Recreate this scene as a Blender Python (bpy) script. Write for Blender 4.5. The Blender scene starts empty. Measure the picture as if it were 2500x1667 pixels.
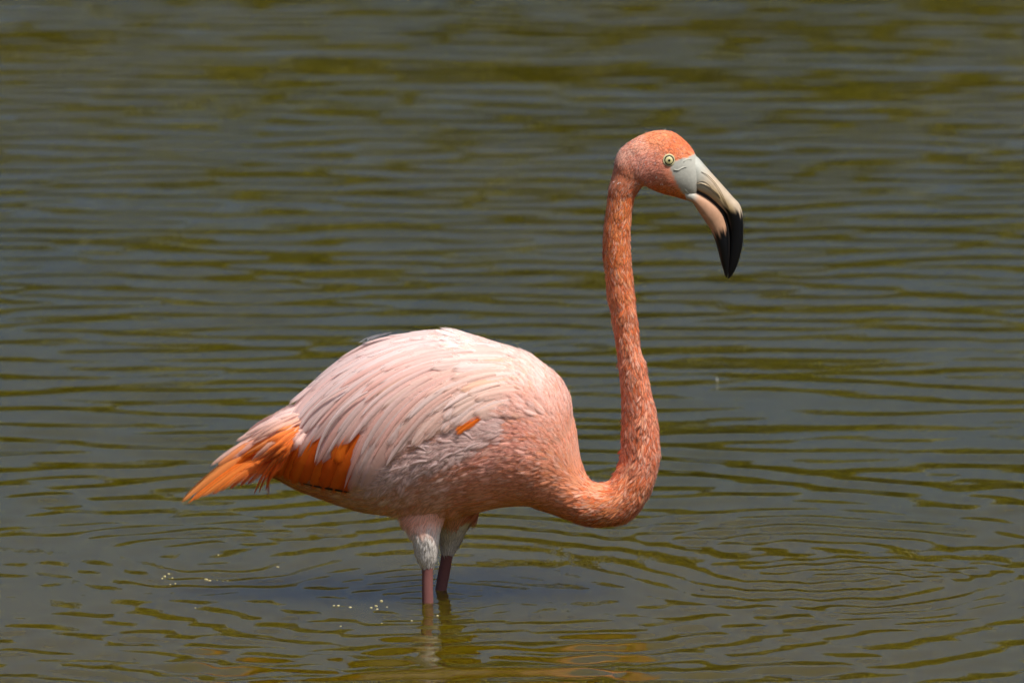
import bpy, bmesh, math, random
import numpy as np
from mathutils import Vector, Matrix
from mathutils.bvhtree import BVHTree

rng = np.random.default_rng(7)
random.seed(7)
scene = bpy.context.scene
C = scene.collection

# ------------------------------------------------------------------ camera
PX = 0.0005                 # metres per photograph pixel at the bird
DIST = 12.0
PITCH = math.radians(9.0)
ZC = 0.3187
FWD = np.array([0.0, math.cos(PITCH), -math.sin(PITCH)])
UPV = np.array([0.0, math.sin(PITCH), math.cos(PITCH)])
RGT = np.array([1.0, 0.0, 0.0])
CAM = np.array([0.0, 0.0, ZC]) - FWD * DIST
cam_data = bpy.data.cameras.new("camera")
cam = bpy.data.objects.new("camera", cam_data)
C.objects.link(cam)
cam.location = CAM
cam.rotation_euler = (math.pi / 2 - PITCH, 0, 0)
cam_data.sensor_width = 36.0
cam_data.lens = 36.0 * DIST / (2500 * PX)
cam_data.clip_start = 0.1
cam_data.clip_end = 3000
cam_data.dof.use_dof = True
cam_data.dof.focus_distance = DIST - 0.03
cam_data.dof.aperture_fstop = 9.5
scene.camera = cam

# ------------------------------------------------------------------ light
SUN = np.array([0.32, -0.33, 0.89]); SUN /= np.linalg.norm(SUN)
world = bpy.data.worlds.new("World"); scene.world = world
world.use_nodes = True
wn = world.node_tree
for n in list(wn.nodes): wn.nodes.remove(n)
sky = wn.nodes.new("ShaderNodeTexSky"); sky.sky_type = 'NISHITA'; sky.sun_disc = False
sky.sun_elevation = math.asin(SUN[2]); sky.sun_rotation = math.atan2(SUN[0], SUN[1])
sky.air_density = 1.0; sky.dust_density = 7.5; sky.ozone_density = 8.0   # hazy maritime noon
bg = wn.nodes.new("ShaderNodeBackground"); bg.inputs[1].default_value = 0.066
wo = wn.nodes.new("ShaderNodeOutputWorld")
wn.links.new(sky.outputs[0], bg.inputs[0]); wn.links.new(bg.outputs[0], wo.inputs[0])
sl = bpy.data.lights.new("sun", 'SUN'); sl.energy = 2.9; sl.angle = math.radians(0.5); sl.color = (1.0, 0.95, 0.87)
so = bpy.data.objects.new("sun", sl); C.objects.link(so)
so.rotation_euler = Vector(SUN).to_track_quat('Z', 'Y').to_euler()
so.location = (2, -2, 6)

scene.view_settings.view_transform = 'Standard'
scene.view_settings.look = 'None'
scene.view_settings.exposure = 0.75
scene.view_settings.gamma = 1.0
scene.render.engine = 'CYCLES'
scene.cycles.use_denoising = True
scene.cycles.max_bounces = 7
scene.cycles.transparent_max_bounces = 24
scene.cycles.caustics_reflective = False
scene.cycles.caustics_refractive = False

# ------------------------------------------------------------------ helpers
def P(px, py, y=0.0):
    """point on the vertical plane Y = y seen at a photograph pixel"""
    d = FWD * DIST + RGT * (px - 1250) * PX - UPV * (py - 833.5) * PX
    return CAM + d * ((y - CAM[1]) / d[1])

def Pw(px, py, z=0.0):
    """point on the horizontal plane Z = z seen at a photograph pixel"""
    d = FWD * DIST + RGT * (px - 1250) * PX - UPV * (py - 833.5) * PX
    return CAM + d * ((z - CAM[2]) / d[2])

def proj(p):
    p = np.asarray(p, float) - CAM
    f = p @ FWD
    return np.stack([1250 + (p @ RGT) / f * DIST / PX, 833.5 - (p @ UPV) / f * DIST / PX], -1)

def catmull(a, n):
    a = np.asarray(a, float)
    m = len(a)
    t = np.linspace(0, m - 1, n)
    i = np.clip(np.floor(t).astype(int), 0, m - 2)
    u = (t - i)[:, None]
    p0 = a[np.clip(i - 1, 0, m - 1)]; p1 = a[i]; p2 = a[i + 1]; p3 = a[np.clip(i + 2, 0, m - 1)]
    return 0.5 * (2 * p1 + (p2 - p0) * u + (2 * p0 - 5 * p1 + 4 * p2 - p3) * u ** 2 + (3 * p1 - p0 - 3 * p2 + p3) * u ** 3)

def smooth(a, b, x):
    t = np.clip((x - a) / (b - a), 0, 1)
    return t * t * (3 - 2 * t)

def mesh_from(name, verts, faces, uv=None, col=None, smoothshade=True, soft=None):
    me = bpy.data.meshes.new(name)
    verts = np.asarray(verts, np.float32)
    if isinstance(faces, np.ndarray):
        nf, k = faces.shape
        me.vertices.add(len(verts)); me.vertices.foreach_set("co", verts.ravel())
        me.loops.add(nf * k); me.loops.foreach_set("vertex_index", faces.astype(np.int32).ravel())
        me.polygons.add(nf)
        me.polygons.foreach_set("loop_start", np.arange(0, nf * k, k, dtype=np.int32))
        me.update(calc_edges=True)
    else:
        me.from_pydata([tuple(map(float, v)) for v in verts], [], faces)
        me.update()
    li = np.empty(len(me.loops), np.int32); me.loops.foreach_get("vertex_index", li)
    if uv is not None:
        l = me.uv_layers.new(name="UVMap")
        l.data.foreach_set("uv", np.asarray(uv, np.float32)[li].ravel())
    if col is not None:
        a = me.color_attributes.new("Col", 'FLOAT_COLOR', 'POINT')
        c = np.ones((len(verts), 4), np.float32); c[:, :3] = np.asarray(col)[:, :3]
        c[:, 3] = soft if soft is not None else 0.0
        a.data.foreach_set("color", c.ravel())
    if smoothshade:
        me.polygons.foreach_set("use_smooth", np.ones(len(me.polygons), bool))
    me.update()
    return me

def link(name, me, mat=None, parent=None):
    o = bpy.data.objects.new(name, me)
    C.objects.link(o)
    if mat is not None and not me.materials: me.materials.append(mat)
    if parent is not None:
        o.parent = parent
        if parent is ROOT: o.matrix_parent_inverse = Matrix.Translation(ROOT.location).inverted()
    return o

def tag(o, label, cat, group=None):
    o["label"] = label; o["category"] = cat
    if group: o["group"] = group
    return o

# ------------------------------------------------------------------ materials
class N:
    def __init__(self, name):
        self.m = bpy.data.materials.new(name); self.m.use_nodes = True
        self.t = self.m.node_tree
        for n in list(self.t.nodes): self.t.nodes.remove(n)
        self.out = self.t.nodes.new("ShaderNodeOutputMaterial")
    def n(self, kind, **kw):
        o = self.t.nodes.new(kind)
        for k, v in kw.items():
            if k.startswith("i_"): o.inputs[k[2:].replace("_", " ")].default_value = v
            else: setattr(o, k, v)
        return o
    def l(self, a, b): self.t.links.new(a, b)
    def math(self, op, a, b=None):
        o = self.n("ShaderNodeMath", operation=op)
        for i, v in enumerate((a, b)):
            if v is None: continue
            if isinstance(v, (int, float)): o.inputs[i].default_value = v
            else: self.l(v, o.inputs[i])
        return o.outputs[0]

def feather_material(name, barb=70.0, transl=0.22, bump=0.35, var=0.25, soft=2.5):
    k = N(name)
    at = k.n("ShaderNodeAttribute", attribute_name="Col")
    uv = k.n("ShaderNodeUVMap", uv_map="UVMap")
    sep = k.n("ShaderNodeSeparateXYZ"); k.l(uv.outputs[0], sep.inputs[0])
    au = k.math('ABSOLUTE', k.math('SUBTRACT', sep.outputs[0], 0.5))
    ph = k.math('SUBTRACT', k.math('MULTIPLY', sep.outputs[1], barb), k.math('MULTIPLY', au, barb * 0.42))
    comb = k.n("ShaderNodeCombineXYZ"); k.l(ph, comb.inputs[0]); k.l(k.math('MULTIPLY', sep.outputs[0], 3.0), comb.inputs[1])
    nz = k.n("ShaderNodeTexNoise"); nz.inputs["Scale"].default_value = 1.0; nz.inputs["Detail"].default_value = 3.0
    k.l(comb.outputs[0], nz.inputs["Vector"])
    geo = k.n("ShaderNodeTexCoord")
    n2 = k.n("ShaderNodeTexNoise"); n2.inputs["Scale"].default_value = 160.0; n2.inputs["Detail"].default_value = 2.0
    k.l(geo.outputs["Object"], n2.inputs["Vector"])
    mul = k.math('ADD', 1.0 - var * 0.5, k.math('MULTIPLY', k.math('SUBTRACT', k.math('ADD', nz.outputs[0], k.math('MULTIPLY', n2.outputs[0], 0.5)), 0.25), var))
    vm = k.n("ShaderNodeVectorMath", operation='SCALE'); k.l(at.outputs[0], vm.inputs[0]); k.l(mul, vm.inputs["Scale"])
    bp = k.n("ShaderNodeBump"); bp.inputs["Strength"].default_value = bump; bp.inputs["Distance"].default_value = 0.0012
    k.l(nz.outputs[0], bp.inputs["Height"])
    b = k.n("ShaderNodeBsdfPrincipled"); b.inputs["Roughness"].default_value = 0.62
    b.inputs["Specular IOR Level"].default_value = 0.25
    b.inputs["Sheen Weight"].default_value = 0.15; b.inputs["Sheen Roughness"].default_value = 0.4
    k.l(vm.outputs[0], b.inputs["Base Color"]); k.l(bp.outputs[0], b.inputs["Normal"])
    tr = k.n("ShaderNodeBsdfTranslucent"); k.l(vm.outputs[0], tr.inputs[0]); k.l(bp.outputs[0], tr.inputs["Normal"])
    mx = k.n("ShaderNodeMixShader"); mx.inputs[0].default_value = transl
    k.l(b.outputs[0], mx.inputs[1]); k.l(tr.outputs[0], mx.inputs[2])
    # the vane thins out into single barbs at its edges
    e = k.math('POWER', at.outputs["Alpha"], soft)
    cut = k.math('SUBTRACT', 1.0, k.math('MULTIPLY', e, k.math('ADD', 0.25, k.math('MULTIPLY', nz.outputs[0], 1.5))))
    al = k.n("ShaderNodeClamp"); k.l(cut, al.inputs[0])
    tp = k.n("ShaderNodeBsdfTransparent"); m2 = k.n("ShaderNodeMixShader")
    k.l(al.outputs[0], m2.inputs[0]); k.l(tp.outputs[0], m2.inputs[1]); k.l(mx.outputs[0], m2.inputs[2]); k.l(m2.outputs[0], k.out.inputs[0])
    return k.m

def attr_material(name, rough=0.5, spec=0.4, noise=400.0, amt=0.15, bump=0.2, dist=0.0006, coat=0.0, stretch=(1, 1, 1)):
    k = N(name)
    at = k.n("ShaderNodeAttribute", attribute_name="Col")
    tc = k.n("ShaderNodeTexCoord"); mp = k.n("ShaderNodeMapping"); mp.inputs["Scale"].default_value = stretch
    k.l(tc.outputs["Object"], mp.inputs[0])
    nz = k.n("ShaderNodeTexNoise"); nz.inputs["Scale"].default_value = noise; nz.inputs["Detail"].default_value = 5.0
    k.l(mp.outputs[0], nz.inputs["Vector"])
    mul = k.math('ADD', 1 - amt * 0.5, k.math('MULTIPLY', nz.outputs[0], amt))
    vm = k.n("ShaderNodeVectorMath", operation='SCALE'); k.l(at.outputs[0], vm.inputs[0]); k.l(mul, vm.inputs["Scale"])
    bp = k.n("ShaderNodeBump"); bp.inputs["Strength"].default_value = bump; bp.inputs["Distance"].default_value = dist
    k.l(nz.outputs[0], bp.inputs["Height"])
    b = k.n("ShaderNodeBsdfPrincipled"); b.inputs["Roughness"].default_value = rough
    b.inputs["Specular IOR Level"].default_value = spec; b.inputs["Coat Weight"].default_value = coat
    k.l(vm.outputs[0], b.inputs["Base Color"]); k.l(bp.outputs[0], b.inputs["Normal"])
    k.l(b.outputs[0], k.out.inputs[0])
    return k.m

M_feather = feather_material("feather_vane", barb=46.0, transl=0.40, bump=0.4, var=0.18, soft=3.0)
M_down = feather_material("contour_plumage", barb=10.0, transl=0.2, bump=0.15, var=0.3, soft=1.6)
M_tail = feather_material("tail_vane", barb=46.0, transl=0.35, bump=0.5, var=0.3, soft=1.9)
M_fluff = feather_material("loose_fluffy_vane", barb=34.0, transl=0.35, bump=0.5, var=0.35, soft=1.2)
M_skin = attr_material("plumage_and_skin", rough=0.65, spec=0.2, noise=260, amt=0.3, bump=0.4)
M_bill = attr_material("bill_horn", rough=0.38, spec=0.3, noise=120, amt=0.5, bump=0.25, dist=0.0010)
M_eye = attr_material("eye_wet", rough=0.06, spec=0.6, noise=900, amt=0.1, bump=0.0, coat=0.6)

# ------------------------------------------------------------------ water
def water_material():
    k = N("murky_lagoon_water")
    tc = k.n("ShaderNodeTexCoord")
    def noise(scale, stretch, detail=3.0):
        mp = k.n("ShaderNodeMapping"); mp.inputs["Scale"].default_value = stretch
        k.l(tc.outputs["Object"], mp.inputs[0])
        z = k.n("ShaderNodeTexNoise"); z.inputs["Scale"].default_value = scale; z.inputs["Detail"].default_value = detail
        k.l(mp.outputs[0], z.inputs["Vector"]); return z.outputs[0]
    silt = noise(1.4, (1, 0.35, 1), 4)
    ramp = k.n("ShaderNodeValToRGB")
    ramp.color_ramp.elements[0].position = 0.35; ramp.color_ramp.elements[0].color = (0.032, 0.028, 0.0002, 1)
    ramp.color_ramp.elements[1].position = 0.72; ramp.color_ramp.elements[1].color = (0.046, 0.036, 0.0005, 1)
    k.l(silt, ramp.inputs[0])
    b = k.n("ShaderNodeBsdfPrincipled")
    b.inputs["Subsurface Weight"].default_value = 1.0; b.inputs["Subsurface Radius"].default_value = (1.0, 0.9, 0.4); b.inputs["Subsurface Scale"].default_value = 2.0
    b.inputs["Roughness"].default_value = 0.02; b.inputs["IOR"].default_value = 1.333
    bp = k.n("ShaderNodeBump"); bp.inputs["Strength"].default_value = 0.06; bp.inputs["Distance"].default_value = 0.004
    k.l(noise(34.0, (1, 0.8, 1), 2.0), bp.inputs["Height"])
    # cloud of mud the bird has stirred up round its feet
    vd = k.n("ShaderNodeVectorMath", operation='SUBTRACT'); k.l(tc.outputs["Object"], vd.inputs[0]); vd.inputs[1].default_value = (0.05, -0.15, 0)
    vs = k.n("ShaderNodeVectorMath", operation='MULTIPLY'); k.l(vd.outputs[0], vs.inputs[0]); vs.inputs[1].default_value = (0.75, 0.9, 0)
    ln = k.n("ShaderNodeVectorMath", operation='LENGTH'); k.l(vs.outputs[0], ln.inputs[0])
    mr = k.n("ShaderNodeMapRange"); mr.interpolation_type = 'SMOOTHSTEP'; mr.inputs["From Min"].default_value = 1.25; mr.inputs["From Max"].default_value = 0.25
    k.l(k.math('ADD', ln.outputs["Value"], k.math('MULTIPLY', k.math('SUBTRACT', noise(2.2, (1, .6, 1), 5), .5), 1.3)), mr.inputs["Value"])
    mm = k.n("ShaderNodeMix"); mm.data_type = 'RGBA'; k.l(k.math('MULTIPLY', mr.outputs[0], .8), mm.inputs[0]); k.l(ramp.outputs[0], mm.inputs[6]); mm.inputs[7].default_value = (0.062, 0.044, 0.001, 1)
    k.l(mm.outputs[2], b.inputs["Base Color"]); k.l(bp.outputs[0], b.inputs["Normal"])
    k.l(b.outputs[0], k.out.inputs[0])
    return k.m

def axis(lo, hi, step, far):
    mid = np.arange(lo, hi + step * 0.5, step)
    ext = [0.1, 0.35, 0.9, 2, 5, 12, 30, 80, 200, 600]
    return np.concatenate([[lo - e for e in ext[::-1]], mid, [hi + e for e in ext]])

LEG_N = Pw(1044, 1475); LEG_F = Pw(1076, 1441)

def wave_height(X, Y):
    r = np.random.default_rng(21)
    H = np.zeros_like(X)
    def band(n, lam, spread, slope, base=0.0):
        h = np.zeros_like(X)
        for i in range(n):
            L = lam * math.exp(r.normal(0, 0.28)); kk = 2 * math.pi / L
            th = base + r.normal(0, spread)
            h += (slope * math.sqrt(2.0 / n) / kk) * np.sin(kk * (X * math.sin(th) + Y * math.cos(th)) + r.uniform(0, 6.283))
        return h
    main = band(60, 0.105, 0.26, 1.0, 0.03)
    fine = band(30, 0.075, 0.6, 1.0)
    slow = band(24, 0.55, 0.8, 1.0, 0.1)
    chop = band(44, 0.055, 0.75, 1.0)
    tiny = band(36, 0.035, 1.2, 1.0)
    # patchy wind: stronger and weaker fields of ripples
    patch = 0.5 + 0.5 * np.clip(band(14, 1.9, 1.3, 1.0) * 4.2 + 0.15, -1, 1)
    open_ = smooth(0.05, 1.0, Y + 0.30 * smooth(0.3, 0.9, X) + 0.2 * smooth(-.3, -.7, X))          # calmer where the bird stirs the water
    fore = smooth(-0.2, -0.6, Y)
    calm = 0.34 + 0.66 * open_ + 0.35 * fore
    H += main * 0.038 * calm * (0.72 + 0.4 * patch)
    H += fine * 0.008 * (0.35 + 0.8 * patch) * (0.5 + 0.5 * open_)
    H += slow * 0.011
    H += chop * 0.080 * smooth(0.12, -0.25, Y) * smooth(1.0, 0.35, np.abs(X + .12)) * (0.35 + 0.65 * patch)
    near = np.exp(-((X - 0.15) / 0.75) ** 2 - ((Y - 0.15) / 0.7) ** 2)
    H += tiny * 0.012 * near * smooth(0.35, 0.75, patch)
    # rings spreading from the legs and from where it stepped before
    for (cx, cy, r0, w, L, s) in ((LEG_N[0], LEG_N[1], 0.10, 0.12, 0.034, 0.09), (LEG_F[0], LEG_F[1], 0.06, 0.08, 0.030, 0.09),
                                  (LEG_N[0] + 0.06, 0.1, 0.42, 0.16, 0.075, 0.09), (LEG_N[0] + 0.1, 0.2, 0.78, 0.13, 0.10, 0.07),
                                  (-0.37, 0.30, 0.16, 0.12, 0.05, 0.08), (0.36, 0.28, 0.22, 0.14, 0.055, 0.10),
                                  (0.45, 0.05, 0.14, 0.10, 0.04, 0.10), (-0.25, -0.05, 0.10, 0.12, 0.06, 0.03)):
        rr = np.hypot(X - cx, (Y - cy))
        ang = np.arctan2(Y - cy, X - cx)
        rr = rr * (1 + 0.05 * np.sin(3 * ang + cx * 9) + 0.03 * np.sin(7 * ang))
        H += s * L / 6.283 * np.sin(6.283 * (rr - r0) / L) * np.exp(-((rr - r0) / w) ** 2)
    return H

def build_water():
    xs = axis(-1.9, 1.9, 0.011, 600); ys = axis(-1.7, 8.6, 0.0085, 600)
    X, Y = np.meshgrid(xs, ys)
    fade = smooth(-2.0, -1.7, X) * smooth(2.0, 1.7, X) * smooth(-1.85, -1.5, Y) * smooth(8.9, 8.2, Y)
    Z = wave_height(X, Y) * fade
    nx, ny = len(xs), len(ys)
    V = np.stack([X, Y, Z], -1).reshape(-1, 3)
    idx = np.arange(nx * ny).reshape(ny, nx)
    F = np.stack([idx[:-1, :-1], idx[:-1, 1:], idx[1:, 1:], idx[1:, :-1]], -1).reshape(-1, 4)
    o = link("water", mesh_from("water", V, F), water_material())
    o["kind"] = "structure"
    return o
ROOT = None
water = build_water()

# lagoon bed under the murky water, and the mangrove shore whose reflection colours the ripples
def build_bed():
    k = N("lagoon_mud")
    b = k.n("ShaderNodeBsdfPrincipled"); b.inputs["Base Color"].default_value = (0.10, 0.08, 0.04, 1); b.inputs["Roughness"].default_value = 0.9
    nz = k.n("ShaderNodeTexNoise"); nz.inputs["Scale"].default_value = 3.0
    bp = k.n("ShaderNodeBump"); k.l(nz.outputs[0], bp.inputs["Height"]); k.l(bp.outputs[0], b.inputs["Normal"]); k.l(b.outputs[0], k.out.inputs[0])
    xs = np.array([-600, -200, -60, -20, -5, 0, 5, 20, 60, 200, 600.0])
    ys = np.array([-600, -200, -60, -20, -5, 0, 5, 20, 40, 46, 50, 54, 70, 200, 600.0])
    X, Y = np.meshgrid(xs, ys)
    Z = -0.30 - 0.0 * X + 0.75 * smooth(44, 54, Y)
    V = np.stack([X, Y, Z], -1).reshape(-1, 3); idx = np.arange(len(xs) * len(ys)).reshape(len(ys), len(xs))
    F = np.stack([idx[:-1, :-1], idx[:-1, 1:], idx[1:, 1:], idx[1:, :-1]], -1).reshape(-1, 4)
    o = link("ground", mesh_from("ground", V, F), k.m); o["kind"] = "structure"
build_bed()

def build_mangroves():
    r = np.random.default_rng(5)
    k = N("mangrove_leaves")
    at = k.n("ShaderNodeAttribute", attribute_name="Col")
    b = k.n("ShaderNodeBsdfPrincipled"); b.inputs["Roughness"].default_value = 0.5
    k.l(at.outputs[0], b.inputs["Base Color"]); k.l(b.outputs[0], k.out.inputs[0])
    cx = []; 
    x = -45.0
    while x < 45:
        h = 7.0 + 1.2 * math.sin(x * 0.31 + 0.6) + r.normal(0, 0.5)
        if abs(x) < 5: h = np.interp(x, [-5, -3.2, -2, -.6, 1, 3, 5], [7.0, 6.2, 6.8, 9.2, 8.6, 7.9, 7.9]) + r.normal(0, .4)
        cx.append((x, 52 + r.uniform(-1.5, 3), max(2.6, h), r.uniform(1.6, 2.6)))
        x += r.uniform(1.0, 1.7)
    P0 = []; COL = []
    for (x, y, h, rad) in cx:
        n = 2200
        u = r.normal(size=(n, 3)); u /= np.linalg.norm(u, axis=1)[:, None]
        q = u * (r.uniform(0.55, 1.0, (n, 1)) ** 0.5) * (1 + 0.18 * np.sin(u[:, :1] * 7 + x) * np.cos(u[:, 2:] * 6))
        p = q * np.array([rad, rad * 0.8, h * 0.52]) + np.array([x, y, h * 0.5])
        p[:, 2] = np.maximum(p[:, 2], 0.15)
        P0.append(p)
        g = r.uniform(0.7, 1.3, (n, 1)) * np.array([[0.150, 0.130, 0.001]]) * r.uniform(0.8, 1.15)
        COL.append(g)
    P0 = np.concatenate(P0); COL = np.concatenate(COL); n = len(P0)
    a = r.normal(size=(n, 3)); a /= np.linalg.norm(a, axis=1)[:, None]
    bb = np.cross(a, r.normal(size=(n, 3))); bb /= np.linalg.norm(bb, axis=1)[:, None]
    s = r.uniform(0.12, 0.22, (n, 1))
    V = np.stack([P0 - a * s, P0 + bb * s * 0.5, P0 + a * s, P0 - bb * s * 0.5], 1).reshape(-1, 3)
    F = np.arange(n * 4).reshape(n, 4)
    o = link("mangrove_wood", mesh_from("mangrove_wood", V, F, col=np.repeat(COL, 4, 0), smoothshade=False), k.m)
    o["kind"] = "stuff"; o["label"] = "dark green mangrove wood on the far shore mirrored in the ripples"; o["category"] = "mangroves"
build_mangroves()

# ------------------------------------------------------------------ flamingo: base shape
YC = 0.015
ROOT = bpy.data.objects.new("flamingo", None); C.objects.link(ROOT)
ROOT.location = (float(LEG_N[0]), YC, 0.0); ROOT.empty_display_size = 0.1
tag(ROOT, "pink flamingo with orange neck and black-tipped bill wading in olive water", "flamingo")

loftV = []; loftF = []
def loft(stations, n, seg=40, y=YC, egg=0.0, store=True, sup=1.0):
    """stations: (ax, ay, bx, by, half_depth_px[, y]) = two outline pixels and the half depth"""
    st = np.array([list(s) + ([y] if len(s) == 5 else []) for s in stations], float)
    st = catmull(st, n)
    V = []; th = np.linspace(0, 2 * math.pi, seg, endpoint=False)
    for s in st:
        a = P(s[0], s[1], s[5]); b = P(s[2], s[3], s[5])
        c = (a + b) / 2; h = (a - b) / 2
        ct, sn = np.cos(th), np.sin(th)
        ct2 = np.sign(ct) * np.abs(ct) ** sup; sn2 = np.sign(sn) * np.abs(sn) ** sup
        V.append(c + h * ct2[:, None] + np.array([0, 1, 0]) * (s[4] * PX * sn2 * (1 + egg * ct2))[:, None])
    V = np.array(V)
    m = len(V)
    verts = V.reshape(-1, 3).tolist() + [V[0].mean(0).tolist(), V[-1].mean(0).tolist()]
    F = []
    for i in range(m - 1):
        for j in range(seg):
            F.append((i * seg + j, i * seg + (j + 1) % seg, (i + 1) * seg + (j + 1) % seg, (i + 1) * seg + j))
    for j in range(seg):
        F.append((m * seg, (j + 1) % seg, j))
        F.append((m * seg + 1, (m - 1) * seg + j, (m - 1) * seg + (j + 1) % seg))
    if store:
        k = len(loftV); loftV.extend(verts); loftF.extend([tuple(i + k for i in f) for f in F])
    return np.array(verts), F, V

# trunk
loft([(660, 1035, 655, 1160, 22), (700, 1004, 705, 1180, 62), (762, 952, 765, 1206, 98), (830, 894, 830, 1228, 128), (905, 850, 905, 1248, 150),
      (980, 832, 980, 1260, 164), (1060, 822, 1060, 1264, 172), (1140, 825, 1140, 1254, 172), (1220, 851, 1215, 1236, 164),
      (1290, 874, 1285, 1232, 148), (1342, 905, 1335, 1240, 122), (1376, 942, 1365, 1235, 94), (1394, 985, 1385, 1210, 62), (1400, 1030, 1396, 1150, 25)],
     70, 60, egg=0.05, sup=0.86)
# head, neck and root of the neck
loft([(1714, 402, 1697, 488, 27), (1703, 386, 1688, 491, 37), (1680, 352, 1671, 487, 44), (1641, 323, 1652, 481, 50), (1591, 322, 1624, 474, 51), (1541, 344, 1596, 464, 46),
      (1509, 373, 1581, 455, 41), (1498, 417, 1568, 455, 37), (1489, 452, 1559, 467, 34), (1485, 487, 1550, 482, 32), (1479, 527, 1542, 527, 31),
      (1476, 565, 1538, 565, 31), (1474, 610, 1538, 610, 31), (1480, 673, 1543, 673, 31), (1484, 718, 1547, 715, 31), (1494, 775, 1553, 770, 30),
      (1505, 838, 1561, 842, 30), (1512, 893, 1575, 891, 33), (1517, 945, 1587, 953, 36), (1520, 1006, 1600, 1006, 40), (1520, 1058, 1606, 1056, 43),
      (1516, 1110, 1608, 1118, 46), (1506, 1147, 1589, 1194, 49), (1491, 1170, 1545, 1260, 52), (1471, 1179, 1482, 1281, 54), (1449, 1177, 1425, 1278, 57),
      (1431, 1158, 1357, 1256, 68), (1417, 1118, 1288, 1232, 92), (1404, 1040, 1240, 1218, 118), (1380, 960, 1200, 1200, 120)],
     150, 40)
# thighs and legs
NY, FY = -0.022, 0.056
loft([(962, 1185, 1130, 1185, 72, -0.002), (968, 1230, 1112, 1232, 62, -0.007), (978, 1262, 1090, 1262, 49, -0.013), (996, 1292, 1077, 1290, 38, -0.019), (1005, 1312, 1073, 1310, 31, NY), (1012, 1343, 1069.5, 1343, 26, NY),
      (1024, 1374, 1062, 1368, 18, NY), (1029.5, 1392, 1058.5, 1390, 14.5, NY), (1029.5, 1430, 1058, 1430, 14, NY), (1030, 1475, 1059, 1475, 14, NY),
      (1031, 1600, 1060, 1600, 14, NY), (1026, 1760, 1066, 1760, 20, NY), (1032, 1830, 1059, 1830, 13, NY), (1033, 2040, 1058, 2040, 12, NY)], 90, 28)
loft([(1060, 1180, 1170, 1180, 40, 0.03), (1058, 1240, 1172, 1243, 44, 0.042), (1068, 1285, 1142, 1288, 36, 0.052), (1073, 1318, 1126, 1320, 27, FY), (1075, 1336, 1114, 1342, 19, FY),
      (1077, 1350, 1107, 1355, 15, FY), (1069, 1395, 1099, 1400, 14.5, FY), (1061, 1443, 1091, 1440, 14.5, FY), (1040, 1560, 1070, 1557, 14.5, FY),
      (1006, 1720, 1048, 1715, 20, FY), (1018, 1790, 1046, 1788, 13, FY), (1050, 1990, 1076, 1988, 12, FY)], 90, 28)
for (bx, by, yy) in ((1046, 2030, NY), (1063, 1980, FY)):
    for da in (-34, 0, 34):
        dx = math.cos(math.radians(da)); dy = math.sin(math.radians(da)) * PX
        loft([(bx + dx * q, by - 9 + q * 0.03, bx + dx * q, by + 9 + q * 0.03, hw, yy + dy * q) for q, hw in ((0, 10), (50, 9), (100, 7), (140, 3))], 14, 12)

def remeshed(name, verts, faces, voxel, sm):
    me = bpy.data.meshes.new(name + "_lofts"); me.from_pydata([tuple(v) for v in verts], [], faces); me.update()
    bm = bmesh.new(); bm.from_mesh(me); bmesh.ops.recalc_face_normals(bm, faces=bm.faces); bm.to_mesh(me); bm.free()
    o = bpy.data.objects.new(name + "_tmp", me); C.objects.link(o)
    md = o.modifiers.new("r", 'REMESH'); md.mode = 'VOXEL'; md.voxel_size = voxel; md.adaptivity = 0
    ms = o.modifiers.new("s", 'SMOOTH'); ms.factor = 0.5; ms.iterations = sm
    dg = bpy.context.evaluated_depsgraph_get()
    out = bpy.data.meshes.new_from_object(o.evaluated_get(dg))
    bpy.data.objects.remove(o); bpy.data.meshes.remove(me)
    out.name = name
    return out
body_me = remeshed("body", loftV, loftF, 0.0025, 5)
nv = len(body_me.vertices)
BV = np.empty(nv * 3, np.float32); body_me.vertices.foreach_get("co", BV); BV = BV.reshape(-1, 3).astype(float)
BN = np.empty(nv * 3, np.float32); body_me.vertices.foreach_get("normal", BN); BN = BN.reshape(-1, 3).astype(float)
_px = proj(BV)
_nk = ((_px[:, 0] > 1460) & (_px[:, 1] > 350)) * (_px[:, 0] < 1640) * smooth(1640, 1590, _px[:, 0])
_l = np.zeros(nv)
for _i in range(14):
    _d = rng.normal(size=3); _d /= np.linalg.norm(_d); _l += np.sin(BV @ _d * 6.283 / rng.uniform(.012, .035) + rng.uniform(0, 6.28))
_gx = np.interp(_px[:, 1], [860, 900, 980, 1060, 1130, 1190, 1250], [1552, 1556, 1556, 1553, 1548, 1538, 1524])
_gr = np.exp(-((_px[:, 0] - _gx) / 7.5) ** 2) * smooth(860, 960, _px[:, 1]) * smooth(1265, 1220, _px[:, 1]) * (_px[:, 0] > 1500)
BV = BV + BN * (_l / 14 ** .5 * .00045 * _nk - .0034 * _gr)[:, None]   # soft lumps, and the crease down the lower neck
body_me.vertices.foreach_set("co", BV.astype(np.float32).ravel()); body_me.update()
bvh = BVHTree.FromPolygons([tuple(v) for v in BV], [tuple(p.vertices) for p in body_me.polygons])

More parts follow.
